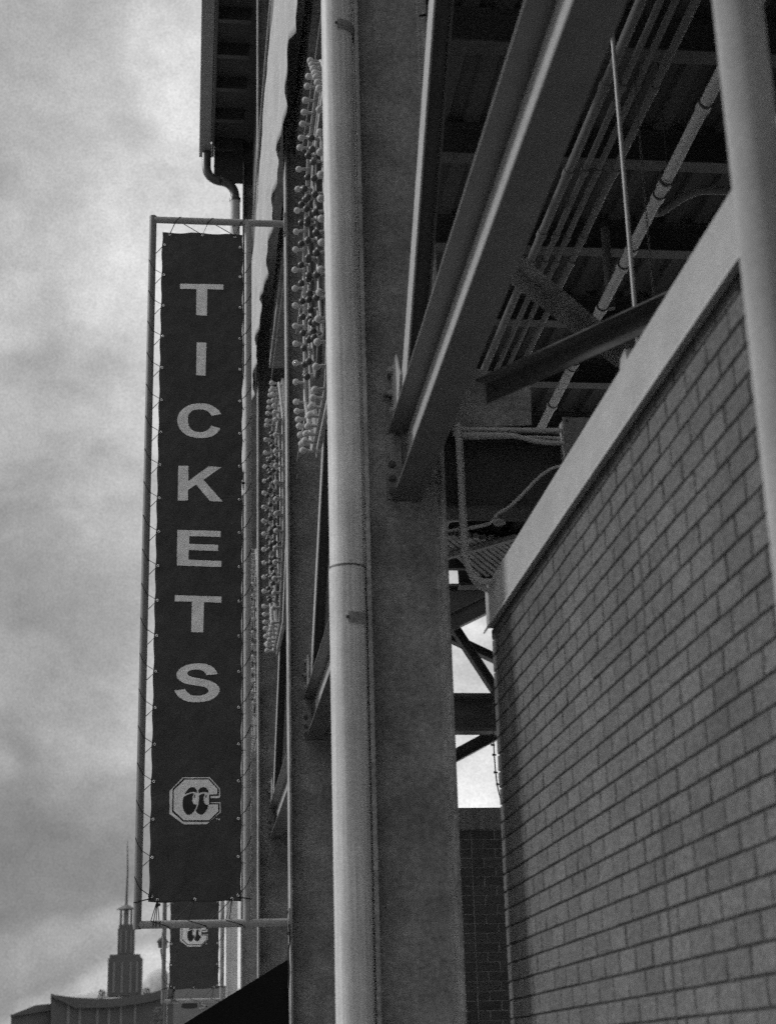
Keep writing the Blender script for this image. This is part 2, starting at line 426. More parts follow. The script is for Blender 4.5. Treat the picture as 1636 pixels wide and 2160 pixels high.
s0 = thing('bulb_sign', sl[0], 'bulb sign', (SX, SY[0], SZ), sg)
oc = octa(1.31, .70); oc2 = octa(1.12, .55)
MB().tube([(SX, SY[0]+a, SZ+b) for a, b in walk(oc, 96)], .017, 8, closed=True).build('ring_frame', M['tube'], s0)
co, ci = octa(1.35, .72), octa(1.16, .62)
chn = MB()
for i in range(8):
    a, b, c, d = co[i], co[(i+1) % 8], ci[(i+1) % 8], ci[i]
    q = [(SX+x_, SY[0]+p_[0], SZ+p_[1]) for x_ in (.026, .05) for p_ in (a, b, c, d)]
    chn.add(q, [(0, 1, 2, 3), (4, 5, 6, 7), (0, 1, 5, 4), (3, 2, 6, 7)])
chn.build('channel', M['steel'], s0)
# pale sheet metal letter body behind the bulbs
shoe1 = smile(-.36, .0, .35, .86, 40, .16); shoe2 = smile(.36, .0, .35, .86, 40, .16)
for sh in (shoe1, shoe2):
    MB().tube([(SX+.012, SY[0]+a, SZ+b) for a, b in sh], .022, 6, closed=True).build('inner_frame', M['dsteel'], s0)
pl = MB(); pl.prism([(-.80, .2), (-.95, .85), (-.55, .85)], (SX+.03, SY[0], SZ), (SX+.036, SY[0], SZ), (0, 1, 0), (0, 0, 1)); pl.build('backing_plate', M['coping'], s0)
pl = MB(); pl.prism([(-1.22, -.65), (-1.28, .45), (-.95, .4)], (SX+.03, SY[0], SZ), (SX+.036, SY[0], SZ), (0, 1, 0), (0, 0, 1)); pl.build('backing_plate', M['coping'], s0)
pl = MB(); pl.prism([(.86, .42), (.62, 1.1), (1.05, 1.0)], (SX+.03, SY[0], SZ), (SX+.036, SY[0], SZ), (0, 1, 0), (0, 0, 1)); pl.build('backing_plate', M['coping'], s0)
for zz in (-.62, .60):
    MB().bar((SX+.02, SY[0]-3.0, SZ+zz), (SX+.02, SY[0]-1.345, SZ+zz), .03, .012, (1, 0, 0)).build('bracket', M['tube'], s0)
    MB().bar((SX+.02, SY[0]+1.345, SZ+zz), (SX+.02, SY[0]+2.62, SZ+zz), .03, .012, (1, 0, 0)).build('bracket', M['tube'], s0)
pb = make_bulb(M['bulb'], 'bulb'); db = make_bulb(M['bulbd'], 'bulb')
first = {id(pb): True, id(db): True}
def put(proto, y, z, dx=0):
    if first.pop(id(proto), False): o = proto
    else: o = proto.copy(); COL.objects.link(o)
    o.parent = s0; o.location = (dx, y, z)
    o.rotation_euler = (0, rnd.uniform(-.16, .16), rnd.uniform(-.2, .2))
for q in walk(oc, 52): put(pb, q.x, q.y)
for sh in (shoe1, shoe2):
    for i, q in enumerate(walk(sh, 24)): put(db, q.x, q.y, .012)
for i in (1, 2): dup(s0, (0, SY[i]-SY[0], -.12), sl[i], sg)

# ------------------------------------------------------------------ banners
BY = Y0+BAY
XL, XR, ZB, ZT = -.299, .434, 2.912, 8.918
from mathutils import noise as mn
def wr(x, z):
    e = (x-XL)/(XR-XL); h = (z-ZB)/(ZT-ZB)
    d = .010*mn.noise(Vector((x*2.2+z*.9, z*1.6, 1.3)))+.009*mn.noise(Vector((x*5+z*4.5, z*2.2-x*3, 4.1)))+.0055*mn.noise(Vector((x*12-z*9, z*6+x*6, 7.7)))
    d += .008*math.exp(-((h)/.05)**2)*math.sin(x*22)
    edge = max(0, 1-min(e, 1-e)/.16)
    d += .007*edge*math.sin(z*2*math.pi/.3068)+.006*edge*mn.noise(Vector((x*9, z*11, 2)))
    d += .006*math.exp(-((h-.19)/.012)**2)-.007*math.exp(-((h-.13)/.010)**2)
    return d
def bp(u, v, off=0): return Vector((u, BY+wr(u, v)-off, v))
bg2 = 'dark emblem banners on pole frames'
bn = thing('banner', 'long dark vertical banner reading TICKETS above a pale emblem', 'banner', (0, BY, ZB), bg2)
NX, NZ = 54, 400
cb = MB(); vs = []
for i in range(NX+1):
    for j in range(NZ+1):
        v = ZB+(ZT-ZB)*j/NZ
        # edges drawn in between grommets
        t = i/NX; sc = .004*math.cos(2*math.pi*(v-ZB)/.305)
        u = XL+(XR-XL)*t+sc*(2*t-1)
        v2 = v+(.005*math.cos(u*2*math.pi/.33) if j in (0, NZ) else 0)
        vs.append((u, BY+wr(u, v), v2))
fs = [(i*(NZ+1)+j, (i+1)*(NZ+1)+j, (i+1)*(NZ+1)+j+1, i*(NZ+1)+j+1) for i in range(NX) for j in range(NZ)]
cb.add(vs, fs, True); bc = cb.build('cloth', M['banner'], bn)
bc.modifiers.new('t', 'SOLIDIFY').thickness = .003
def pxpoly(mb, pts, ox, oy, s, off):
    q = [at(ox+a/s, oy+b/s, Y=BY) for a, b in pts]
    n0 = len(mb.v)
    mb.poly([Vector((p.x, p.z, 0)) for p in q], .035)
    for k in range(n0, len(mb.v)):
        p = mb.v[k]; mb.v[k] = bp(p.x, p.y, off)
LET = [
 ('T', 340, 580, 9.82, [(388,175),(1288,200),(1285,307),(955,295),(945,848),(722,830),(728,290),(392,285)]),
 ('I', 340, 580, 9.82, [(735,1403),(935,1415),(915,2092),(722,2085)]),
 ('C', 340, 830, 8.64, [(1092,385),(1050,320),(990,265),(910,215),(810,188),(700,182),(590,190),(490,220),(410,270),(345,330),(305,400),(290,480),(300,560),(335,640),(390,705),(460,755),(550,790),(650,812),(760,815),(860,805),(950,775),(1020,725),(1060,675),(1078,642),(910,595),(880,640),(840,675),(780,700),(720,708),(650,702),(580,675),(525,630),(495,575),(483,500),(487,430),(510,370),(555,325),(610,300),(690,290),(770,297),(835,320),(885,360),(915,408)]),
 ('K', 340, 830, 8.64, [(310,1322),(495,1322),(493,1600),(862,1332),(1100,1340),(770,1575),(1118,1975),(885,1965),(635,1662),(487,1765),(487,1958),(302,1958)]),
 ('E', 340, 1100, 8.64, [(293,158),(1083,180),(1082,288),(512,272),(508,412),(1037,430),(1036,540),(500,522),(497,700),(1097,722),(1092,830),(285,805)]),
 ('T', 340, 1100, 8.64, [(250,1350),(1097,1375),(1095,1487),(778,1475),(765,2028),(545,2022),(560,1468),(247,1463)]),
 ('S', 340, 1380, 10.225, [(1215,440),(1190,370),(1140,310),(1070,260),(970,225),(870,212),(770,210),(650,220),(540,245),(450,285),(375,340),(335,400),(328,460),(345,525),(400,580),(480,625),(580,655),(700,675),(820,690),(920,708),(980,735),(1015,770),(1018,810),(985,850),(930,880),(850,900),(770,903),(680,897),(610,870),(560,825),(530,790),(520,762),(285,785),(310,840),(350,895),(410,950),(490,1000),(590,1030),(700,1042),(800,1043),(920,1030),(1040,1003),(1140,950),(1215,885),(1255,815),(1258,750),(1230,690),(1170,635),(1080,590),(980,560),(880,540),(770,522),(660,500),(600,475),(562,435),(562,405),(590,375),(650,350),(730,343),(820,345),(880,360),(930,395),(960,430),(978,460)]),
]
lt = MB()
for _, ox, oy, s, pts in LET: pxpoly(lt, pts, ox, oy, s, .006)
lt.build('lettering', M['letter'], bn)
E5 = (340, 1620, 10.907)
em = MB()
pxpoly(em, [(495,218),(1115,218),(1352,480),(1358,668),(1320,700),(1130,705),(1130,800),(1365,795),(1368,1025),(1050,1300),(520,1308),(190,1065),(190,540),(240,490)], *E5, .0055)
em.cur = 1
pxpoly(em, [(510,243),(1105,243),(1327,490),(1327,645),(1135,650),(1135,818),(1340,818),(1343,1020),(1105,1245),(505,1245),(250,1020),(262,490)], *E5, .0075)
em.cur = 0
pxpoly(em, [(540,272),(1085,272),(1290,490),(1290,612),(1100,620),(1100,850),(1308,850),(1310,1005),(1100,1212),(520,1215),(285,990),(290,520)], *E5, .0095)
em.cur = 1
for pts in ([(540,620),(580,540),(640,470),(710,443),(770,460),(810,510),(828,575),(760,560),(690,560),(620,585)],
            [(515,680),(580,640),(650,605),(720,590),(750,600),(715,690),(712,780),(740,840),(790,862),(820,850),(800,920),(750,1010),(690,1070),(630,1090),(570,1070),(520,1000),(495,900),(490,800),(500,720)],
            [(745,695),(760,640),(790,605),(780,650),(770,695)],
            [(850,520),(900,465),(970,443),(1040,470),(1080,530),(1090,575),(1000,562),(920,570),(865,585)],
            [(870,640),(930,605),(1000,595),(975,680),(975,770),(1000,830),(1040,860),(1085,850),(1060,950),(1010,1030),(950,1080),(890,1085),(830,1050),(790,1000),(830,920),(855,830),(868,740)],
            [(1005,690),(1020,640),(1055,605),(1045,650),(1030,690)]):
    pxpoly(em, pts, *E5, .0115)
em.cur = 0
for pts in ([(1255,1172),(1298,1172),(1298,1182),(1282,1182),(1282,1210),(1272,1210),(1272,1182),(1255,1182)],
            [(1305,1210),(1305,1172),(1316,1172),(1327,1192),(1338,1172),(1350,1172),(1350,1210),(1340,1210),(1340,1190),(1327,1208),(1315,1190),(1315,1210)]):
    pxpoly(em, pts, *E5, .006)
em.build('emblem', [M['letter'], M['ink']], bn)
gz = []; z = ZB+.045
while z < ZT: gz.append(z); z += .3068
gm0 = None
def grommet(x, z):
    global gm0
    if gm0 is None:
        m_ = MB(); m_.tube([(.0085*math.cos(2*math.pi*i/16), 0,   .0085*math.sin(2*math.pi*i/16)) for i in range(16)], .0042, 6, closed=True)
        gm0 = m_.build('grommet', M['grom'], bn, loc=None); o = gm0
        gm0.data.transform(Matrix.Translation(wloc(bn)))
    else: o = gm0.copy(); COL.objects.link(o); o.parent = bn
    p = bp(x, z, .006); o.location = p-wloc(bn)
for z in gz: grommet(XL+.022, z); grommet(XR-.022, z)
gxs = [XL+.07+i*(XR-XL-.14)/2 for i in range(3)]
for x in gxs: grommet(x, ZT-.022); grommet(x, ZB+.02)
# frame
fr = thing('pole_bracket', 'tall grey tube frame holding the tickets banner off the second column', 'frame', (.83, BY+.02, ZB), 'banner frames')
FYp = BY+.035; xl, xr, zt, zb = -.386, .485, 9.062, 2.742; TR = .033
def sqj(mb, *a): return mb
MB().tube([(xl, FYp, zb-.033), (xl, FYp, zt+.033)], TR, 20).build('outer_pole', M['dktube'], fr)
MB().tube([(xr, FYp, zb), (xr, FYp, zt)], TR, 20).build('inner_pole', M['tube'], fr)
for z in (zt, zb):
    MB().tube([(xl-.001, FYp, z), (XO-.02, FYp, z)], TR-.0015, 20).build('arm', M['tube'], fr)
    pz = MB().box((XO-.014, BY+.005, z-.11), (XO-.001, BY+.09, z+.11)).build('mounting_plate', M['tube'], fr, bevel=.003)
    for dz in (-.085, .085):
        q = (XO-.014, BY+.04, z+dz); bolt(MB(), q, (-1, 0, 0), .012, .01).build('bolt', M['dsteel'], pz, loc=q)
# lacing cord
lcd = thing('lacing_cord', 'thin black cord lacing the tickets banner to its frame', 'cord', (XL, BY, ZB), 'banner lacing cords')
for side in (-1, 1):
    lc = MB()
    gxx = XL+.022 if side < 0 else XR-.022; pxx = xl if side < 0 else xr
    pts = []
    for i, z in enumerate(gz[:-1]):
        z1 = gz[i+1]; r = TR+.003
        pts += [Vector((gxx, BY-.012, z)), Vector((pxx-side*r*.6, FYp-r*.8, z+.06)), Vector((pxx+side*r*.2, FYp-r, z+.105)), Vector((pxx+side*r*.80, FYp-r*.6, z+.155)),
                Vector((pxx+side*r*.85, FYp+r*.4, z+.19)), Vector((pxx, FYp+r, z+.225)), Vector((pxx-side*r, FYp+.015, z+.25))]
    pts.append(Vector((gxx, BY-.012, gz[-1])))
    lc.tube(pts, .0034, 6); lc.build('side_lacing', M['cord'], lcd)
for zz, zp, sg_ in ((ZT-.022, zt, 1), (ZB+.02, zb, -1)):
    r = TR+.004; pts = []
    for i, x in enumerate(gxs):
        pts += [Vector((x, BY-.012, zz)), Vector((x+.05*sg_, FYp-r*.8, zp-sg_*r*.7)), Vector((x+.085, FYp-r*.8, zp+sg_*r*.5)), Vector((x+.1, FYp, zp+sg_*r)), Vector((x+.1, FYp+r, zp))]
    pts += [Vector((gxs[-1]-.02, FYp+r*.2, zp-sg_*r)), Vector((gxs[-1], BY-.013, zz))]
    MB().tube(pts, .004, 6).build('end_lacing', M['cord'], lcd)
for dx in (-.035, -.01, .02): MB().tube([(gxs[0], BY-.012, ZB+.02), (gxs[0]+dx, FYp-TR-.002, zb-.02)], .0035, 6).build('loose_end', M['cord'], lcd)
for q_, r_ in (((XL+.01, BY-.012, ZB+.05), .016), ((gxs[0]+.012, BY-.012, ZB-.02), .013), ((XR+.012, BY-.01, 6.48), .014)): MB().ball(q_, r_).build('knot', M['cord'], lcd)
MB().tube([(XR-.02, BY-.012, ZB+.03), (XR+.09, FYp-TR-.006, ZB+.015)], .005, 6).build('loose_end', M['cord'], lcd)
MB().tube([(XL+.02, BY-.012, ZB+.03), (xl-.033, FYp-TR, ZB+.0)], .005, 6).build('loose_end', M['cord'], lcd)
# second banner two bays on
D2 = (.06, 2*BAY, -.09)
dup(bn, D2, 'smaller far emblem banner hanging low beneath the bottom pole of the tickets banner', bg2)
dup(fr, D2, 'far pole frame holding the smaller emblem banner', 'banner frames')
dup(lcd, D2, 'black cord lacing the smaller far banner to its frame', 'banner lacing cords')

# ------------------------------------------------------------------ brick wall of the ticket booth
WX, WY, WZB, WZT = 1.474, 7.70, 3.647, 3.854
CH, BL = .0809, .2095
bw = thing('brick_building', 'low pale brick booth with metal coping in front of the steel structure', 'building', (WX, 5, .13))
def bricks(mb, u0, u1, z0, z1, conv, zph, ctrl, jit=.0016, gap=.0085):
    k0 = int(math.floor((z0-zph)/CH)); k1 = int(math.ceil((z1-zph)/CH))
    for k in range(k0, k1):
        za_, zb_ = max(z0, zph+k*CH+gap/2), min(z1, zph+(k+1)*CH-gap/2)
        if zb_-za_ < .01: continue
        off = 0 if k % 2 else BL/2
        cuts = []
        n0 = int((u0-ctrl)/BL)-2; n1 = int((u1-ctrl)/BL)+2
        for n in range(n0, n1+1):
            cuts.append(ctrl+n*BL+off)
        cuts = sorted(set([c for c in cuts if u0+.03 < c < u1-.03]+[u0, u1]+([ctrl] if u0 < ctrl < u1 else [])))
        for a, b in zip(cuts, cuts[1:]):
            a_, b_ = a+(.011 if a == ctrl and conv(0, 0, 0)[0] == WX else gap*.72)*(a != u0), b-(.011 if b == ctrl and conv(0, 0, 0)[0] == WX else gap*.72)*(b != u1)
            if b_-a_ < .02: continue
            j = [rnd.gauss(0, jit) for _ in range(4)]
            e = .0035
            q = [(a_, za_), (b_, za_), (b_, zb_), (a_, zb_)]
            qi = [(a_+e, za_+e), (b_-e, za_+e), (b_-e, zb_-e), (a_+e, zb_-e)]
            vs = [conv(u, z_, .012) for u, z_ in q]+[conv(u, z_, .0028) for u, z_ in q]+[conv(u, z_, j[i]*.6) for i, (u, z_) in enumerate(qi)]
            mb.add(vs, [(0, 1, 5, 4), (1, 2, 6, 5), (2, 3, 7, 6), (3, 0, 4, 7), (4, 5, 9, 8), (5, 6, 10, 9), (6, 7, 11, 10), (7, 4, 8, 11), (8, 9, 10, 11)])
br = MB()
bricks(br, 1.2, WY, .3, WZB-.012, lambda u, z, d: (WX+d, u, z), 2.288, 5.04)
bricks(br, WX, WX+4.4, .3, WZB-.012, lambda u, z, d: (u, WY-d, z), 2.288, 3.5)
br.build('brickwork', M['brick'], bw)
MB().box((WX+.001, 5.04-.0105, .3), (WX+.0069, 5.04+.0105, WZB-.012)).build('control_joint', M['cord'], bw)
MB().box((WX+.007, -12, .13), (WX+4.4, WY-.007, WZB)).build('core', M['mortar'], bw)
cpg = MB(); cpg.box((WX-.022, -12, WZB), (WX+.35, WY+.012, WZT)); cpg.box((WX+.3501, WY-.3, WZB+.001), (WX+4.5, WY+.012, WZT-.001))
cop = cpg.build('coping', M['coping'], bw, bevel=.004)
MB().prism([(0, 0), (.012, -.012), (.018, -.03), (.012, -.03), (.004, -.014)], (WX-.0225, -12, WZB+.003), (WX-.0225, WY+.012, WZB+.003), (-1, 0, 0), (0, 0, 1)).build('drip_edge', M['coping'], cop)
MB().box((WX+.351, -12, WZB+.002), (WX+4.4, WY-.301, WZB+.08)).build('flat_roof', M['deck'], bw)
tb = at(1321, 757, X=WX-.02)
MB().prism([(0, 0), (.09, 0), (.075, .035), (.012, .045)], (WX-.02, tb.y, WZT), (WX+.01, tb.y, WZT), (0, 1, 0), (0, 0, 1)).build('flashing_tab', M['coping'], bw)

# far dark wall
fwl = thing('brick_wall', 'dark shaded brick wall with pale coping seen between column and brick booth', 'wall', (3, 14.5, .13))
br = MB(); FWY = 14.5
bricks(br, 1.35, 5, 1.2, 3.6, lambda u, z, d: (u, FWY+d, z), 2.3, 2.5)
br.build('brickwork', M['brickd'], fwl)
MB().box((1.35, FWY+.0055, .13), (5, FWY+.3, 3.603)).build('core', M['steel'], fwl)
MB().box((1.3, FWY-.03, 3.6035), (5, FWY+.33, 3.792)).build('coping', M['concrete'], fwl, bevel=.006)

# pale post close to the camera
pt = thing('steel_post', 'pale round steel post close at the right edge in front of the brick booth', 'post', (1.246, 3.1, .13))
MB().tube([(1.246, 3.1, .131), (1.246, 3.1, 6.99)], .057, 40).build('shaft', M['post'], pt)
MB().box((1.13, 2.96, .1301), (1.40, 3.24, .15)).build('base_plate', M['post'], pt)

# ------------------------------------------------------------------ concourse deck overhead
dk = thing('concourse_deck', 'dark metal deck with cross joists over the concourse', 'deck', (6, 9, 7))
DZ = 7.12
rb = MB(); x = 1.24; pr = []
while x < 14:
    pr += [(x, 0), (x+.09, 0), (x+.105, .045), (x+.185, .045)]; x += .2
prof = pr+[(pr[-1][0], .12), (pr[0][0], .12)]
rb.prism(prof, (0, -40, DZ), (0, 17.2, DZ), (1, 0, 0), (0, 0, 1)); rb.build('decking', M['deck'], dk)
d_ = 1.15; jy = 7.567*d_
k = -8
while jy+k*d_ < 17.1:
    yy = jy+k*d_
    j = MB(); j.prism(iprof(.22, .12, .01, .008, .008), (1.24, yy, DZ-.111), (13.6, yy, DZ-.111), (0, 1, 0), (0, 0, 1)); j.build('joist', M['dsteel'], dk)
    k += 1
MB().box((1.24, 17.21, 6.86), (13.6, 17.30, 7.6)).build('edge_beam', M['dsteel'], dk)
MB().box((13.7, -40, .13), (13.9, 13, 7.1)).build('rear_panel', M['deck'], dk)  # unseen panel, added to keep out light from behind right
MB().box((1.3, -40.3, .13), (13.9, -40.01, 7.1)).build('end_panel', M['deck'], dk)  # unseen, added like the rear panel to close off light

# header beam, gusset, box and conduits behind the nearest column
HY = Y0+.33
hb = MB(); hb.prism(iprof(.42, .2, .016, .012), (XI+.001, HY, 4.455), (6, HY, 4.455), (0, 1, 0), (0, 0, 1))
tag(hb.build('header_beam', M['dsteel']), 'dark cross beam behind the conduits, running from the nearest column over the brick booth', 'beam')
gp = [at(x, y, Y=HY-.11) for x, y in ((938, 850), (1000, 778), (1118, 800), (1120, 897), (950, 905))]
tag(MB().prism([(p.x, p.z) for p in gp], (0, HY-.12, 0), (0, HY-.108, 0), (1, 0, 0), (0, 0, 1)).build('gusset_plate', M['steel'], bevel=.002),
    'flat steel gusset plate above the horizontal conduits', 'plate')
b1 = at(1187, 882, Y=HY-.2); b2 = at(1187, 983, Y=HY-.2)
jb = thing('junction_box', 'square grey electrical box fed by conduits above the coping', 'electrical box', (b1.x, HY-.15, b2.z))
MB().box((b1.x, HY-.2, b2.z), (b1.x+.34, HY-.101, b1.z)).build('box_body', M['steel'], jb, bevel=.004)
MB().box((b1.x-.004, HY-.206, b2.z-.004), (b1.x+.344, HY-.2005, b1.z+.004)).build('cover', M['steel'], jb, bevel=.002)
for dx, dz in ((.015, b1.z-.015), (.015, b2.z+.03)):
    q = (b1.x+dx, HY-.206, dz); bolt(MB(), q, (0, -1, 0), .005, .003).build('screw', M['dsteel'], jb, loc=q)
CY = HY-.155
def pxs(pts, Y): return [at(x, y, Y=Y) for x, y in pts]
def smooth(pts, n=6):
    P = [Vector(p) for p in pts]; out = []
    for i in range(len(P)-1):
        a, b, c, d = P[max(i-1, 0)], P[i], P[i+1], P[min(i+2, len(P)-1)]
        for k in range(n):
            t = k/n; out.append(.5*((2*b)+(c-a)*t+(2*a-5*b+4*c-d)*t*t+(3*b-a-3*c+d)*t**3))
    return out+[P[-1]]
cg = 'conduits around the electrical box'
CD = [([(955, 906), (1000, 906), (1100, 907), (1188, 908)], CY, .0125, 'top straight conduit entering the electrical box', 0),
      ([(958, 924), (1080, 922), (1188, 925)], CY+.05, .009, 'thin conduit between the two thicker ones beside the box', 0),
      ([(955, 917), (1000, 917), (1070, 918), (1100, 923), (1135, 932), (1188, 935)], CY-.02, .0125, 'lower conduit with a gentle bend entering the electrical box', 0),
      ([(964, 893), (968, 960), (973, 1060), (978, 1150), (985, 1190), (1000, 1215), (1022, 1227), (1060, 1224)], CY-.05, .0155, 'vertical conduit curving onto the corner of the pale coping', 0),
      ([(969, 900), (973, 980), (979, 1100), (985, 1180), (992, 1212), (1010, 1236), (1035, 1246), (1065, 1246)], CY+.0, .0135, 'second vertical conduit just behind the curving one', 0),
      ([(1190, 982), (1165, 988), (1135, 1008), (1105, 1040), (1075, 1068), (1052, 1082), (1044, 1092)], CY, .0085, 'thin flexible conduit drooping from the bottom of the electrical box', 0),
      ([(930, 1120), (980, 1115), (1020, 1108), (1038, 1100), (1046, 1088)], CY+.02, .008, 'short conduit leading to the small lamp below the beam', 0)]
for pts, Y_, r, lab, _ in CD:
    tag(MB().tube(smooth(pxs(pts, Y_)), r, 12).build('conduit', M['cond']), lab, 'conduit', cg)
lp = at(1052, 1102, Y=CY+.01)
lm = thing('lamp', 'small pale dome lamp hanging on the thin conduit', 'lamp', lp)
MB().ball(lp, .032, 14, 8, (1, 1, .55)).build('glass_dome', M['coping'], lm)
MB().tube([lp+Vector((0, 0, .004)), lp+Vector((0, 0, .032))], .02, 12).build('lamp_base', M['dsteel'], lm)

# plan braces under the deck
pbg = 'flat braces under the deck'
def anglebar(p0, p1, h, label, ridges, m='dsteel'):
    p0, p1 = Vector(p0), Vector(p1); t = (p1-p0).normalized(); n = Vector((t.y, -t.x, 0))
    o = thing('flat_brace', label, 'brace', p0, pbg)
    MB().prism([(0, 0), (.007, 0), (.007, h), (.07, h), (.07, h+.007), (0, h+.007)], p0, p1, n, (0, 0, 1)).build('angle', M[m], o)
    if ridges: MB().prism([(-.006, h*.45), (-.0005, h*.45), (-.0005, h*.55), (-.006, h*.55)], p0, p1, n, (0, 0, 1)).build('rib', M['tube'], o)
    return o
a0, a1 = at(1028, 852, Z=4.30), at(1420, 678, Z=4.30)
o = anglebar(a0, a0+(a1-a0)*1.6, .088, 'lower bolted flat brace running from the girder to the coping', False, 'black2')
t = (a1-a0).normalized(); nn = Vector((t.y, -t.x, 0))
if nn.y > 0: nn = -nn
for s in (.06, .14, .22):
    q = a0+t*s+Vector((0, 0, .035))+nn*.001
    bolt(MB(), q, nn, .014, .01).build('bolt', M['dsteel'], o, loc=q)
a0, a1 = at(1080, 600, Z=4.62), at(1310, 782, Z=4.62)
o = anglebar(a0-(a1-a0)*.1, a0+(a1-a0)*1.5, .085, 'upper flat brace crossing behind the lower bolted one', True, 'steel')

# pipes under the deck
pg = 'parallel conduits under the concourse deck'
PZ = 6.52
PN = ['thickest and leftmost of the four parallel conduits, hugging the girder', 'second conduit from the girder under the deck', 'third conduit from the girder under the deck', 'conduit farthest from the girder among the four parallel ones']
for (x, y, r, cps), lab in zip(((1200, 358, .028, [(1275, 178), (1199, 362), (1143, 492), (1119, 550)]), (1234, 358, .019, [(1312, 182), (1234, 360), (1172, 497), (1152, 552)]),
                          (1261, 358, .019, [(1340, 182), (1261, 360), (1194, 502), (1177, 552)]), (1297, 358, .023, [(1383, 186), (1297, 360), (1232, 500), (1207, 553)])), PN):
    p = at(x, y, Z=PZ)
    o = thing('conduit_run', lab, 'conduit', (p.x, p.y, PZ), pg)
    MB().tube([(p.x, 1.5, PZ), (p.x, 17, PZ)], r, 16).build('tube', M['pipe'], o)
    for q in cps+[(None, 12.6)]:
        yy = at(*q, Z=PZ).y if q[0] else q[1]
        MB().tube([(p.x, yy-.035, PZ), (p.x, yy+.035, PZ)], r+.006, 16).build('coupling', M['pipe'], o)
PZ2 = 6.35
pa, pb_ = at(1293.6, 600, Z=PZ2), at(1516, 161, Z=PZ2)
dirp = (pb_-pa).normalized()
p0, p1 = pa-dirp*3.0, pb_+dirp*5
dr = thing('drain_pipe', 'thick pale drain pipe with couplings and a side branch under the deck', 'pipe', pa)
MB().tube([p0, p1], .034, 20).build('tube', M['ppipe'], dr)
for x, y in ((1495, 223), (1410, 387), (1394, 415), (1338, 525), (1318, 562), (1272, 650), (1212, 765), (1170, 855)):
    q = at(x, y, Z=PZ2); tt = (q-pa).dot(dirp); q = pa+dirp*tt
    MB().tube([q-dirp*.03, q+dirp*.03], .041, 20).build('coupling', M['ppipe'], dr)
    MB().tube([q+dirp*.031, q+dirp*.045], .042, 20).build('seal', M['dsteel'], dr)
q = pa+dirp*((at(1385, 432, Z=PZ2)-pa).dot(dirp))
MB().tube(smooth([q, q-dirp*.1+Vector((.06, 0, .01)), q+Vector((.2, -.12, .02)), q+Vector((.42, -.16, .02)), q+Vector((1.6, -.16, .02))]), .026, 14).build('branch', M['pipe'], dr)
q2 = pa+dirp*((at(1300, 600, Z=PZ2)-pa).dot(dirp))
MB().tube([q2+Vector((.07, .35, .0)), q2+Vector((.07, .35, .6))], .03, 14).build('branch', M['pipe'], dr)
for x, y in ((1405, 372), (1210, 770)):
    q = pa+dirp*((at(x, y, Z=PZ2)-pa).dot(dirp))
    hg = MB(); hg.tube([q+Vector((0.05*math.cos(a), 0, .05*math.sin(a))) for a in [2*math.pi*i/18 for i in range(18)]], .005, 6, closed=True)
    hg.tube([q+Vector((0, 0, .05)), q+Vector((0, 0, DZ-PZ2))], .004, 6); hg.build('hanger', M['dsteel'], dr)
rq = at(1293, 95, Y=6.5)
tag(MB().tube([(rq.x, 6.5, 4.05), (rq.x, 6.5, 7.0)], .011, 10).build('hanger_rod', M['tube']), 'long thin vertical rod hanging from the deck in front of the conduits', 'rod')
ch = MB(); cp = at(1364, 465, Y=7.2)
zz = cp.z+.9; i = 0
while zz > cp.z-.7:
    ch.tube([(cp.x+(.006*math.cos(a) if i % 2 else 0), 7.2+(0 if i % 2 else .006*math.cos(a)), zz+.014*math.sin(a)) for a in [2*math.pi*k/10 for k in range(10)]], .0022, 5, closed=True); zz -= .023; i += 1
tag(ch.build('chain', M['dsteel']), 'thin dark chain dangling beside the pale drain pipe', 'chain')

# deeper steelwork under the deck, and the frame against the open sky
dg = 'steel members beyond the nearest column'
def member(name, p0, p1, wpx, Y_, depth, label, cat, m='dsteel'):
    a, b = at(*p0, Y=Y_), at(*p1, Y=Y_); wd = wpx*Y_/F*1.03
    t = (b-a).normalized(); up_ = Vector((-t.z, 0, t.x))
    mb = MB(); mb.prism(iprof(wd, depth, wd*.09, .02, .004), a, b, (0, 1, 0), up_)
    return tag(mb.build(name, M[m]), label, cat, dg)
FYR = 20.0
member('steel_beam', (880, 1506), (1160, 1507), 81, FYR, .25, 'dark horizontal beam crossing the bright sky gap', 'beam')
member('steel_brace', (900, 1627), (1120, 1508), 25, FYR+.4, .15, 'brace slanting below the horizontal beam in the sky gap', 'brace')
member('steel_brace', (900, 1322), (1120, 1425), 17, FYR+.2, .15, 'brace falling to the right across the upper sky gap', 'brace')
member('steel_brace', (933, 1287), (1062, 1483), 18, FYR-.2, .15, 'steep brace crossing the other in the upper sky gap', 'brace')
member('steel_brace', (900, 1337), (1100, 1240), 36, FYR-.5, .15, 'pale edged brace under the deck end above the sky gap', 'brace')
member('steel_beam', (900, 1266), (1160, 1262), 60, FYR-.3, .25, 'dark edge beam at the far end of the deck', 'beam')
member('steel_beam', (900, 1091), (1180, 1066), 26, 13.2, .1, 'grey beam crossing behind the vertical conduits', 'beam', 'steel')
member('steel_beam', (966, 1214), (1160, 1209), 56, 17.6, .2, 'upper dark beam behind the curve of the conduit, right of a small sky chip', 'beam')
sl_ = thing('slatted_panel', 'dark slatted panel under the far deck beside the curving conduit', 'panel', at(1000, 1160, Z=6.75))
for k in range(13):
    a = at(905+k*16, 1118+k*2+ (k % 2), Z=6.8); b = at(1010+k*18, 1210+k*1.5, Z=6.8)
    MB().bar(a, b, .045, .05, (0, 0, 1)).build('slat', M['steel'], sl_)
a, b = at(930, 1178, Z=6.74), at(1090, 1133, Z=6.74); MB().bar(a, b, .07, .05, (0, 0, 1)).build('rail', M['steel'], sl_)
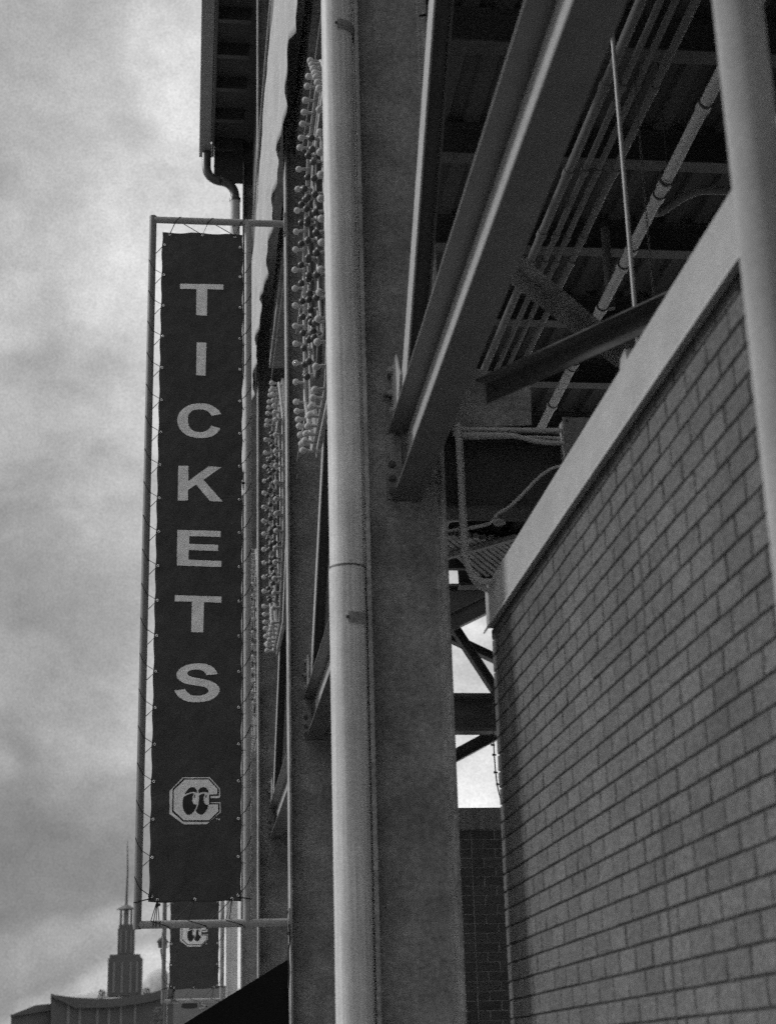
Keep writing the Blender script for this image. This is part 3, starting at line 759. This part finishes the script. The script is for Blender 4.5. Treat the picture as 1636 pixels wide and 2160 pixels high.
ls = MB(); lpts = [at(x, y, Y=19) for x, y in ((1040, 1440), (1039, 1490), (1040, 1550), (1044, 1620), (1051, 1670), (1062, 1700))]
ls_t = thing('light_string', 'string of small dark bulbs hanging against the bright sky gap', 'light string', lpts[0])
MB().tube(smooth(lpts), .008, 6).build('wire', M['cord'], ls_t)
for x, y in ((1039, 1470), (1038, 1490), (1038, 1510), (1040, 1530), (1041, 1551), (1043, 1572), (1046, 1593), (1049, 1630), (1054, 1655)):
    p = at(x, y, Y=19); MB().tube([p, p+Vector((-.025, 0, .002)), p+Vector((-.045, 0, .004))], [.01, .012, .016], 8).build('bulb', M['cord'], ls_t)

# ------------------------------------------------------------------ awning at lower left
aw = thing('awning', 'black sloping awning at the foot of the second column', 'awning', (.8, 14, 1.5))
AY0, AY1 = BY+.31, BY+4.6
e0 = at(613, 2022, Y=AY0); e1 = at(390, 2160, Y=AY0)
sl_z = (e0.z-e1.z)/(e0.x-e1.x); xo = -1.2; zo = e0.z-sl_z*(e0.x-xo)
xin = XI
zi = e0.z+sl_z*(xin-e0.x)
MB().prism([(xin, zi), (xo, zo), (xo, zo-.25), (xo+.03, zo-.25), (xo+.03, zo-.02), (xin, zi-.03)], (0, AY0+.012, 0), (0, AY1, 0), (1, 0, 0), (0, 0, 1)).build('canopy', M['black'], aw)
MB().prism([(xin, zi+.004), (xo, zo+.004), (xo, zo-.25), (xin, zo-.25)], (0, AY0, 0), (0, AY0+.011, 0), (1, 0, 0), (0, 0, 1)).build('side_panel', M['black'], aw)
hw = [at(x, y, Y=BY-.02) for x, y in ((609, 1950), (611, 1985), (608, 2010), (610, 2050), (608, 2085))]
tag(MB().tube(smooth(hw), .006, 6).build('loose_wire', M['cord']), 'loose dark wire dangling from the lower banner arm plate', 'wire')

# ------------------------------------------------------------------ things far behind
YW = 40
sa, sb = at(366, 2082, Y=YW), at(470, 2175, Y=YW)
sgn = thing('wall_sign', 'blurred pale sign board with a sideways W beneath the far banner', 'sign', (sa.x, YW, sb.z))
MB().box((sa.x, YW, sb.z-1), (sb.x+.25, YW+.05, sa.z)).build('board', M['bldgl'], sgn)
sm_ = MB(); s0p = at(380, 2108, Y=YW); k = 22*YW/F
sm_.poly([Vector((s0p.x+a*k, YW-.006, s0p.z-b*k)) for a, b in ((0.1, .75), (.2, .3), (.6, 0), (1.1, 0), (1.5, .3), (1.6, .75), (1.2, .85), (.5, .85))])
sm_.build('dark_mark', M['ink'], sgn)
wl = at(419, 2106, Y=YW); kk = 21*YW/F
zig = [(0, 0), (1, .22), (0.15, .5), (1, .78), (0, 1)]     # a W turned on its side
wm = MB()
for a, b in zip(zig, zig[1:]): wm.bar((wl.x+a[0]*kk*.8, YW-.008, wl.z-a[1]*kk), (wl.x+b[0]*kk*.8, YW-.008, wl.z-b[1]*kk), .035, .006, (0, 1, 0))
wm.build('lettering', M['coping'], sgn)
YL = 36
l0 = at(343, 1990, Y=YL)
sl2 = thing('street_lamp', 'dark street lamp lantern left of the far banner frame', 'street lamp', (l0.x, YL, .0))
MB().tube([(l0.x+.09, YL, 0), (l0.x+.08, YL, l0.z-.7), (l0.x+.04, YL, l0.z-.5), (l0.x-.02, YL, l0.z-.12)], .035, 10).build('pole', M['dsteel'], sl2)
MB().tube([(l0.x, YL, l0.z-.1), (l0.x, YL, l0.z), (l0.x, YL, l0.z+.02), (l0.x, YL, l0.z+.13), (l0.x, YL, l0.z+.3)], [.09, .1, .13, .06, .01], 12).build('lantern', M['dsteel'], sl2)

YT = 160
tw = thing('tower_building', 'distant building with a stepped spire tower beyond the banner', 'building', at(265, 2090, Y=YT))
def tb_(x0, x1, y0, y1, d, name, m, dy=0):
    a, b = at(x0, y0, Y=YT), at(x1, y1, Y=YT); w_ = abs(b.x-a.x); c = (a.x+b.x)/2
    return MB().box((c-w_/2, YT+dy, b.z), (c+w_/2, YT+dy+d, a.z)).build(name, m, tw)
tb_(228, 298, 2022, 2100, 3.2, 'tower_base', M['bldg'])
for x in (240, 257, 275, 289): tb_(x-1.5, x+1.5, 2030, 2095, .05, 'pilaster', M['bldgl'], -.06)
tb_(231, 295, 2014, 2021.5, 2.8, 'cornice', M['bldg'], .2)
tb_(248, 282, 1958, 2013.5, 1.6, 'shaft', M['bldg'], .8)
for x in (254, 265, 276): tb_(x-1.2, x+1.2, 1962, 2010, .05, 'pilaster', M['bldgl'], .74)
tb_(250, 280, 1949, 1957.5, 1.4, 'cornice', M['bldg'], .9)
for x in (254, 276): tb_(x-1.6, x+1.6, 1917, 1948.5, .15, 'belfry_post', M['bldg'], .95); tb_(x-1.6, x+1.6, 1917, 1948.5, .15, 'belfry_post', M['bldg'], 1.95)
tb_(260, 270, 1917, 1948.5, .5, 'belfry_core', M['bldgl'], 1.3)
a, b = at(251, 1916.5, Y=YT), at(279, 1908, Y=YT); c = (a.x+b.x)/2
MB().tube([(c, YT+1.5, a.z), (c, YT+1.5, a.z+.1), (c, YT+1.5, b.z+.15)], [.9, .85, .12], 4, smooth=False).build('belfry_roof', M['bldg'], tw)
s1 = at(268, 1768, Y=YT)
MB().tube([(c, YT+1.5, b.z), (c+.05, YT+1.5, (b.z+s1.z)/2), (s1.x, YT+1.5, s1.z)], [.14, .09, .035], 8).build('spire', M['bldg'], tw)
# gabled block in front
def roofblk(px, d0, d1, name):
    pts = [at(x, y, Y=YT-d0) for x, y in px]
    return MB().prism([(p.x, p.z) for p in pts], (0, YT-d0, 0), (0, YT-d1, 0), (1, 0, 0), (0, 0, 1)).build(name, M['bldg'], tw)
roofblk([(107, 2098), (107, 2230), (420, 2230), (420, 2078), (345, 2088), (300, 2099), (230, 2108), (160, 2105)], 9, .1, 'wall')
roofblk([(158, 2122), (235, 2120), (300, 2112), (420, 2084), (420, 2089), (300, 2117), (235, 2126), (158, 2127)], 9.4, 9.01, 'eave')
roofblk([(107, 2096), (158, 2120), (158, 2126), (107, 2102)], 9.4, 9.01, 'eave')
roofblk([(23, 2142), (23, 2230), (106, 2230), (106, 2118), (75, 2121)], 8, .1, 'wall')
roofblk([(22, 2141), (106, 2129), (106, 2132), (22, 2145)], 8.3, 8.01, 'eave')
for x in (157, 180, 215, 238, 262, 290): tb_(x-1.4, x+1.4, 2128, 2220, .06, 'pilaster', M['bldgl'], -9.08)
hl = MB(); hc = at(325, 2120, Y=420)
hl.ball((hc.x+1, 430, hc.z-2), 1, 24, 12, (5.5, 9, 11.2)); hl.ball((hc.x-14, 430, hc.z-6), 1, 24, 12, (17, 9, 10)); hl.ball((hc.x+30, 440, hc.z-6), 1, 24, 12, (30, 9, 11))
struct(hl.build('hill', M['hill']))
# trees standing along the roof line beyond the building
tgl = ['small tree tip behind the building roof just left of the tower', 'small tree tip behind the building roof right of the tower', 'small leafy tree beside the far banner frame at the roof line']
for i, (x, y) in enumerate(((215, 2092), (308, 2088), (335, 2130))):
    p = at(x, y, Y=YT+8 if i < 2 else 130)
    tr = thing('tree', tgl[i], 'tree', (p.x, p.y, 0), 'distant trees by the building')
    MB().tube([(p.x, p.y, 0), (p.x, p.y, p.z-1.2), (p.x+.1, p.y, p.z)], [.2, .1, .02], 8).build('trunk', M['bark'], tr)
    cw = MB()
    for _ in range(420):
        a = rnd.uniform(0, 2*math.pi); h = rnd.random(); rr = (.25+.75*(1-h))*1.1*math.sqrt(rnd.random())
        q = Vector((p.x+rr*math.cos(a), p.y+rr*math.sin(a), p.z-2.6+h*2.75)); s = rnd.uniform(.06, .15)
        n1 = Vector((rnd.gauss(0, 1), rnd.gauss(0, 1), rnd.gauss(0, 1))).normalized(); n2 = n1.orthogonal().normalized()
        cw.add([q-n1*s, q+n2*s*.5, q+n1*s, q-n2*s*.5], [(0, 1, 2, 3)])
    cw.build('crown', M['leaf'], tr)

# ------------------------------------------------------------------ light
SUN_EL, SUN_AZ = 33, 14        # the sun is off to the left (-X), slightly beyond
sd = Vector((-math.cos(R(SUN_EL))*math.cos(R(SUN_AZ)), math.cos(R(SUN_EL))*math.sin(R(SUN_AZ)), math.sin(R(SUN_EL))))
sl3 = bpy.data.lights.new('sun', 'SUN'); sl3.energy = 3.3; sl3.angle = R(10); sl3.color = (1, 1, 1)
so_ = bpy.data.objects.new('sun', sl3); COL.objects.link(so_); so_.rotation_euler = (-sd).to_track_quat('-Z', 'Y').to_euler(); so_.location = (-20, 5, 20)
W = bpy.data.worlds.new('World'); SC.world = W; W.use_nodes = True
nt = W.node_tree; N = nt.nodes; L = nt.links; bgn = N['Background']
sky = N.new('ShaderNodeTexSky'); sky.sky_type = 'NISHITA'; sky.sun_disc = False
sky.sun_elevation = R(SUN_EL); sky.sun_rotation = math.atan2(sd.x, sd.y)
sky.dust_density = 3
bwn = N.new('ShaderNodeRGBToBW'); L.new(sky.outputs[0], bwn.inputs[0])
tc = N.new('ShaderNodeTexCoord')
sep = N.new('ShaderNodeSeparateXYZ'); L.new(tc.outputs['Generated'], sep.inputs[0])
def mapr(s, a, b, c, d, smooth_=False):
    q = N.new('ShaderNodeMapRange'); q.inputs['From Min'].default_value = a; q.inputs['From Max'].default_value = b
    q.inputs['To Min'].default_value = c; q.inputs['To Max'].default_value = d
    if smooth_: q.interpolation_type = 'SMOOTHSTEP'
    L.new(s, q.inputs['Value']); return q.outputs[0]
def op(o_, a, b):
    q = N.new('ShaderNodeMath'); q.operation = o_
    for i, s in enumerate((a, b)):
        if isinstance(s, (int, float)): q.inputs[i].default_value = s
        else: L.new(s, q.inputs[i])
    return q.outputs[0]
mp = N.new('ShaderNodeMapping'); mp.inputs['Scale'].default_value = (1, 1, 1.25); mp.inputs['Location'].default_value = (3.1, .4, 1.7)
L.new(tc.outputs['Generated'], mp.inputs[0])
def wn(sc, det, ro, dist=0):
    n = N.new('ShaderNodeTexNoise'); n.inputs['Scale'].default_value = sc; n.inputs['Detail'].default_value = det
    n.inputs['Roughness'].default_value = ro; n.inputs['Distortion'].default_value = dist
    L.new(mp.outputs[0], n.inputs['Vector']); return n.outputs['Fac']
az = op('ARCTAN2', sep.outputs['X'], sep.outputs['Y'])
c2 = mapr(wn(6.5, 6, .55, .5), .3, .7, .78, 1.22)
c3 = mapr(wn(40, 5, .6, .2), .3, .7, .90, 1.10)
gr = mapr(wn(1000, 1, .5), .3, .7, .85, 1.15)
el = op('ADD', sep.outputs['Z'], op('MULTIPLY', op('SUBTRACT', wn(5, 5, .55, .3), .5), .34))
el = op('ADD', el, op('MULTIPLY', az, -.30))
rp = N.new('ShaderNodeValToRGB'); L.new(el, rp.inputs[0]); E_ = rp.color_ramp.elements
BANDS = [(.0, .40), (.04, .38), (.07, .24), (.10, .27), (.14, .17), (.19, .16), (.225, .21), (.25, .29), (.275, .24), (.31, .27), (.345, .36), (.372, .42), (.40, .40), (.425, .38), (.46, .46), (.50, .50), (.54, .42), (.60, .32), (.75, .5), (1, .75)]
while len(E_) < len(BANDS): E_.new(.5)
for e_, (p_, v_) in zip(E_, BANDS): e_.position = p_; e_.color = (v_, v_, v_, 1)
rp.color_ramp.interpolation = 'EASE'
azm = op('MULTIPLY', mapr(az, R(-6), R(0), .82, 1.12, True), 1.0)
glow = op('ADD', 1.0, op('MULTIPLY', mapr(az, R(2), R(8), 0, 1.0, True), mapr(sep.outputs['Z'], .05, .35, 2.4, .3, True)))
cl = op('MULTIPLY', op('MULTIPLY', op('MULTIPLY', rp.outputs[0], c2), op('MULTIPLY', c3, gr)), op('MULTIPLY', azm, glow))
zen = mapr(sep.outputs['Z'], .6, 1.0, 1.0, 2.2)
cl = op('MULTIPLY', cl, mapr(sep.outputs['Y'], -.9, .1, .45, 1.0, True))     # sky dimmed behind the camera, to darken what faces that way
cl = op('MULTIPLY', op('MULTIPLY', cl, zen), 15.5)
fin = op('ADD', cl, op('MULTIPLY', bwn.outputs[0], .06))
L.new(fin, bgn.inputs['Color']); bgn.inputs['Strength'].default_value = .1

SC.view_settings.view_transform = 'Standard'; SC.view_settings.look = 'None'; SC.view_settings.gamma = 1; SC.view_settings.exposure = 0
SC.cycles.use_denoising = False
SC.cycles.use_adaptive_sampling = True; SC.cycles.adaptive_threshold = .045; SC.cycles.adaptive_min_samples = 24
SC.cycles.max_bounces = 8
